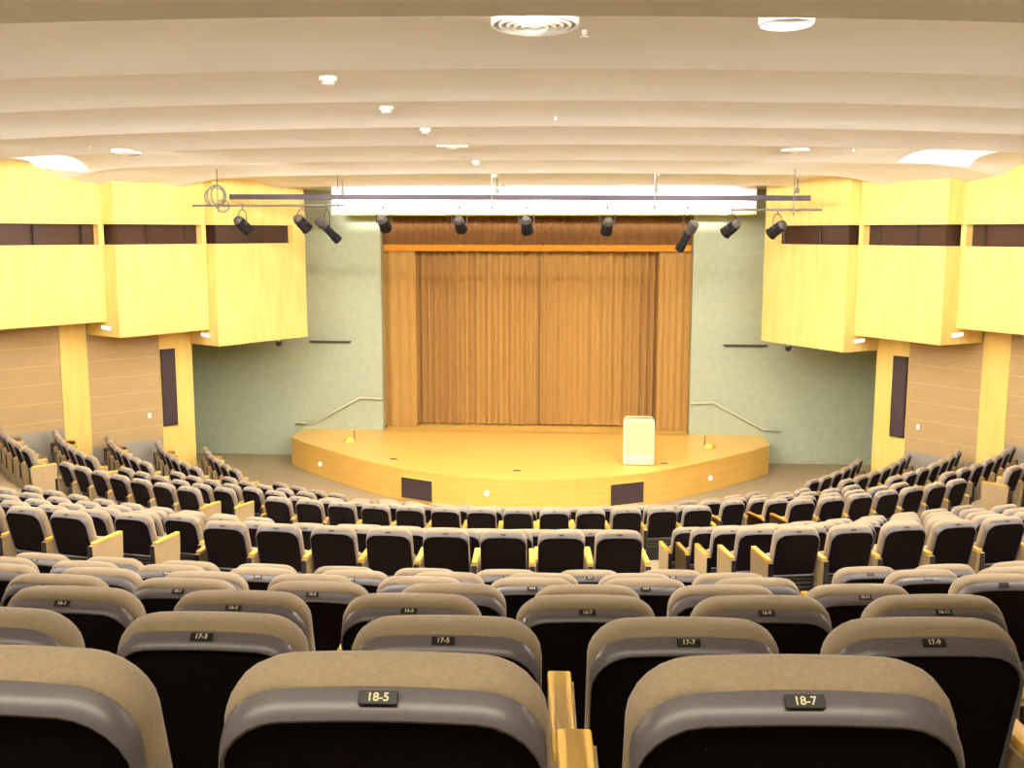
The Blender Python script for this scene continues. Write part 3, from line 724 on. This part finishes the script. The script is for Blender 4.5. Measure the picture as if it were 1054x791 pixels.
txt_cache = {}
def text_mesh(s_):
    if s_ in txt_cache: return txt_cache[s_]
    cu = bpy.data.curves.new('lettering', 'FONT'); cu.body = s_; cu.size = .0165; cu.extrude = .0005; cu.align_x = 'CENTER'; cu.align_y = 'CENTER'
    cu.offset = .0003
    o = bpy.data.objects.new('lettering_src', cu); C.objects.link(o)
    bpy.context.view_layer.update()
    dg = bpy.context.evaluated_depsgraph_get()
    me = bpy.data.meshes.new_from_object(o.evaluated_get(dg)); me.materials.clear(); me.materials.append(M['plate_text'])
    bpy.data.objects.remove(o); bpy.data.curves.remove(cu)
    txt_cache[s_] = me; return me

def part(name, me, par, loc=(0, 0, 0)):
    o = bpy.data.objects.new(name, me); C.objects.link(o); o.parent = par; o.location = loc; return o
proto = bpy.data.objects.new('auditorium_seat', None); C.objects.link(proto)
pb = part('backrest', me_back, proto); ps = part('back_shell', me_shell, proto); part('back_panel', me_panel, ps)
pc = part('seat_cushion', me_cush, proto); part('seat_pan', me_pan, pc)
pa = part('armrest', me_arm, proto, (.28, 0, 0)); part('arm_support', me_sup, pa)
pbase = part('base', me_base, proto); part('air_slats', me_slat, pbase)
pp = part('number_plate', me_plate, proto, PC); pp.rotation_euler = plate_rot.to_euler()
def copy_tree(o, parent=None):
    c = o.copy(); C.objects.link(c)
    if parent is not None: c.parent = parent
    for ch in list(o.children):
        if ch.name.startswith('lettering'): continue
        copy_tree(ch, c)
    return c
first = [True]
camM = cam.matrix_world.inverted(); FX = 1073.05
def project(P):
    q_ = camM @ Vector(P)
    if q_.z > -.05: return None
    return (527 + FX * q_.x / -q_.z, 395.5 - FX * q_.y / -q_.z)
ORD = ['first', 'second', 'third', 'fourth', 'fifth', 'sixth', 'seventh', 'eighth', 'ninth', 'tenth', 'eleventh', 'twelfth', 'thirteenth']
def place(row, sarc, label, group, right_end, left_end, number):
    R, z = rows[row]; a = (sarc + SHIFT.get(row, 0)) / R
    if first[0]:
        o = proto; first[0] = False
    else: o = copy_tree(proto)
    o.location = (R * math.sin(a), YC - R * math.cos(a), z); o.rotation_euler = (0, 0, a)
    o['label'] = label; o['category'] = 'seat'; o['group'] = group
    jit = random.Random(int(row * 1000 + sarc * 10)); 
    if right_end:
        for ch in o.children:
            if ch.name.startswith('armrest'):
                for c2 in list(ch.children): c2.data = me_side
                e = part('rear_edge', me_edge, ch)
    if left_end:
        ar = part('armrest', me_arm, o, (-.28, 0, 0)); part('side_panel', me_side, ar); part('rear_edge', me_edge, ar)
    if number:
        for ch in o.children:
            if ch.name.startswith('number_plate'):
                t_ = part('lettering', text_mesh(number), ch, (0, -.0022, 0)); t_.rotation_euler = (PI / 2, 0, 0)
    return o

def center_row(n): return [(i - (n - 1) / 2) * .56 for i in range(n)]
plan = []   # row, block, list of arc positions from aisle outwards
cent = {1: 10, 2: 11, 3: 12, 4: 13, 5: 13, 7: 6, 8: 6, 9: 7, 10: 8, 11: 8, 12: 9, 13: 10, 14: 10, 15: 11, 16: 11, 17: 12, 18: 12}
inner = {1: (3.75, 4), 2: (4.1, 5), 3: (4.35, 6), 4: (4.98, 6), 5: (5.14, 7), 7: (3.05, 9), 8: (3.2, 9), 9: (3.35, 9), 10: (3.5, 9), 11: (3.72, 9), 12: (3.60, 6), 13: (3.69, 6), 14: (3.76, 6), 15: (3.88, 5), 16: (3.95, 4), 17: (4.05, 4), 18: (4.15, 4)}
outer = {1: (7.35, 6), 2: (7.75, 7), 3: (8.5, 7), 4: (9.3, 7), 5: (10.3, 6)}
def sect(k): return ('front section', k, 'from stage') if k <= 5 else (('middle section', k - 6, 'from its front') if k <= 11 else ('rear section', k - 11, 'from its front'))
count = 0
for k in sorted(rows):
    sec, rk, frm = sect(k); R, z = rows[k]
    def visible(s_, margin=25):
        a = s_ / R; hit = False
        for du in (-.2, .2):
            for zz in (.45, 1.0):
                x = R * math.sin(a) + du * math.cos(a); y = YC - R * math.cos(a) + du * math.sin(a)
                p = project((x, y, z + zz))
                if p and -margin < p[0] < 1054 + margin and p[1] < 830: hit = True
        return hit
    # centre
    L = center_row(cent[k]); vis = [s_ for s_ in L if visible(s_)]
    for s_ in vis:
        i = L.index(s_); num = None
        if k >= 12:
            j = round((s_ + (.0 if cent[k] % 2 else .28)) / .56)
            if cent[k] % 2: j = round(s_ / .56); num = '%d-%d' % (k, 2 * j + 1 if j >= 0 else -2 * j)
            else:
                j = round((s_ - .28) / .56); num = '%d-%d' % (k, 2 * j + 1 if j >= 0 else -2 * j)
            lab = 'tan-topped black seat with plate %s, %s row of the %s, centre block' % (num, ORD[rk - 1], sec)
        else:
            lab = 'tan-topped seat, %s from left in %s row %s, %s, centre block' % (ORD[i], ORD[rk - 1], frm, sec)
        place(k, s_, lab, '%s centre block seats' % sec, i == len(L) - 1, i == 0, num); count += 1
    for sg, sn, other in ((-1, 'left', 'right'), (1, 'right', 'left')):
        for blk, D in (('', inner), ('far ', outer)):
            if k not in D: continue
            s0, n = D[k]; L = [sg * (s0 + .56 * i) for i in range(n)]
            for i, s_ in enumerate(L):
                if not visible(s_): continue
                lab = 'tan-topped seat, %s from the %s in %s row %s, %s, %s%s block' % (ORD[i], other, ORD[rk - 1], frm, sec, blk, sn)
                aisle_end = (i == 0); wall_end = (i == n - 1)
                re = (sg == -1 and aisle_end) or (sg == 1 and wall_end); le = (sg == 1 and aisle_end) or (sg == -1 and wall_end)
                place(k, s_, lab, '%s %s%s block seats' % (sec, blk, sn), re, le, None); count += 1
print('SEATS', count)
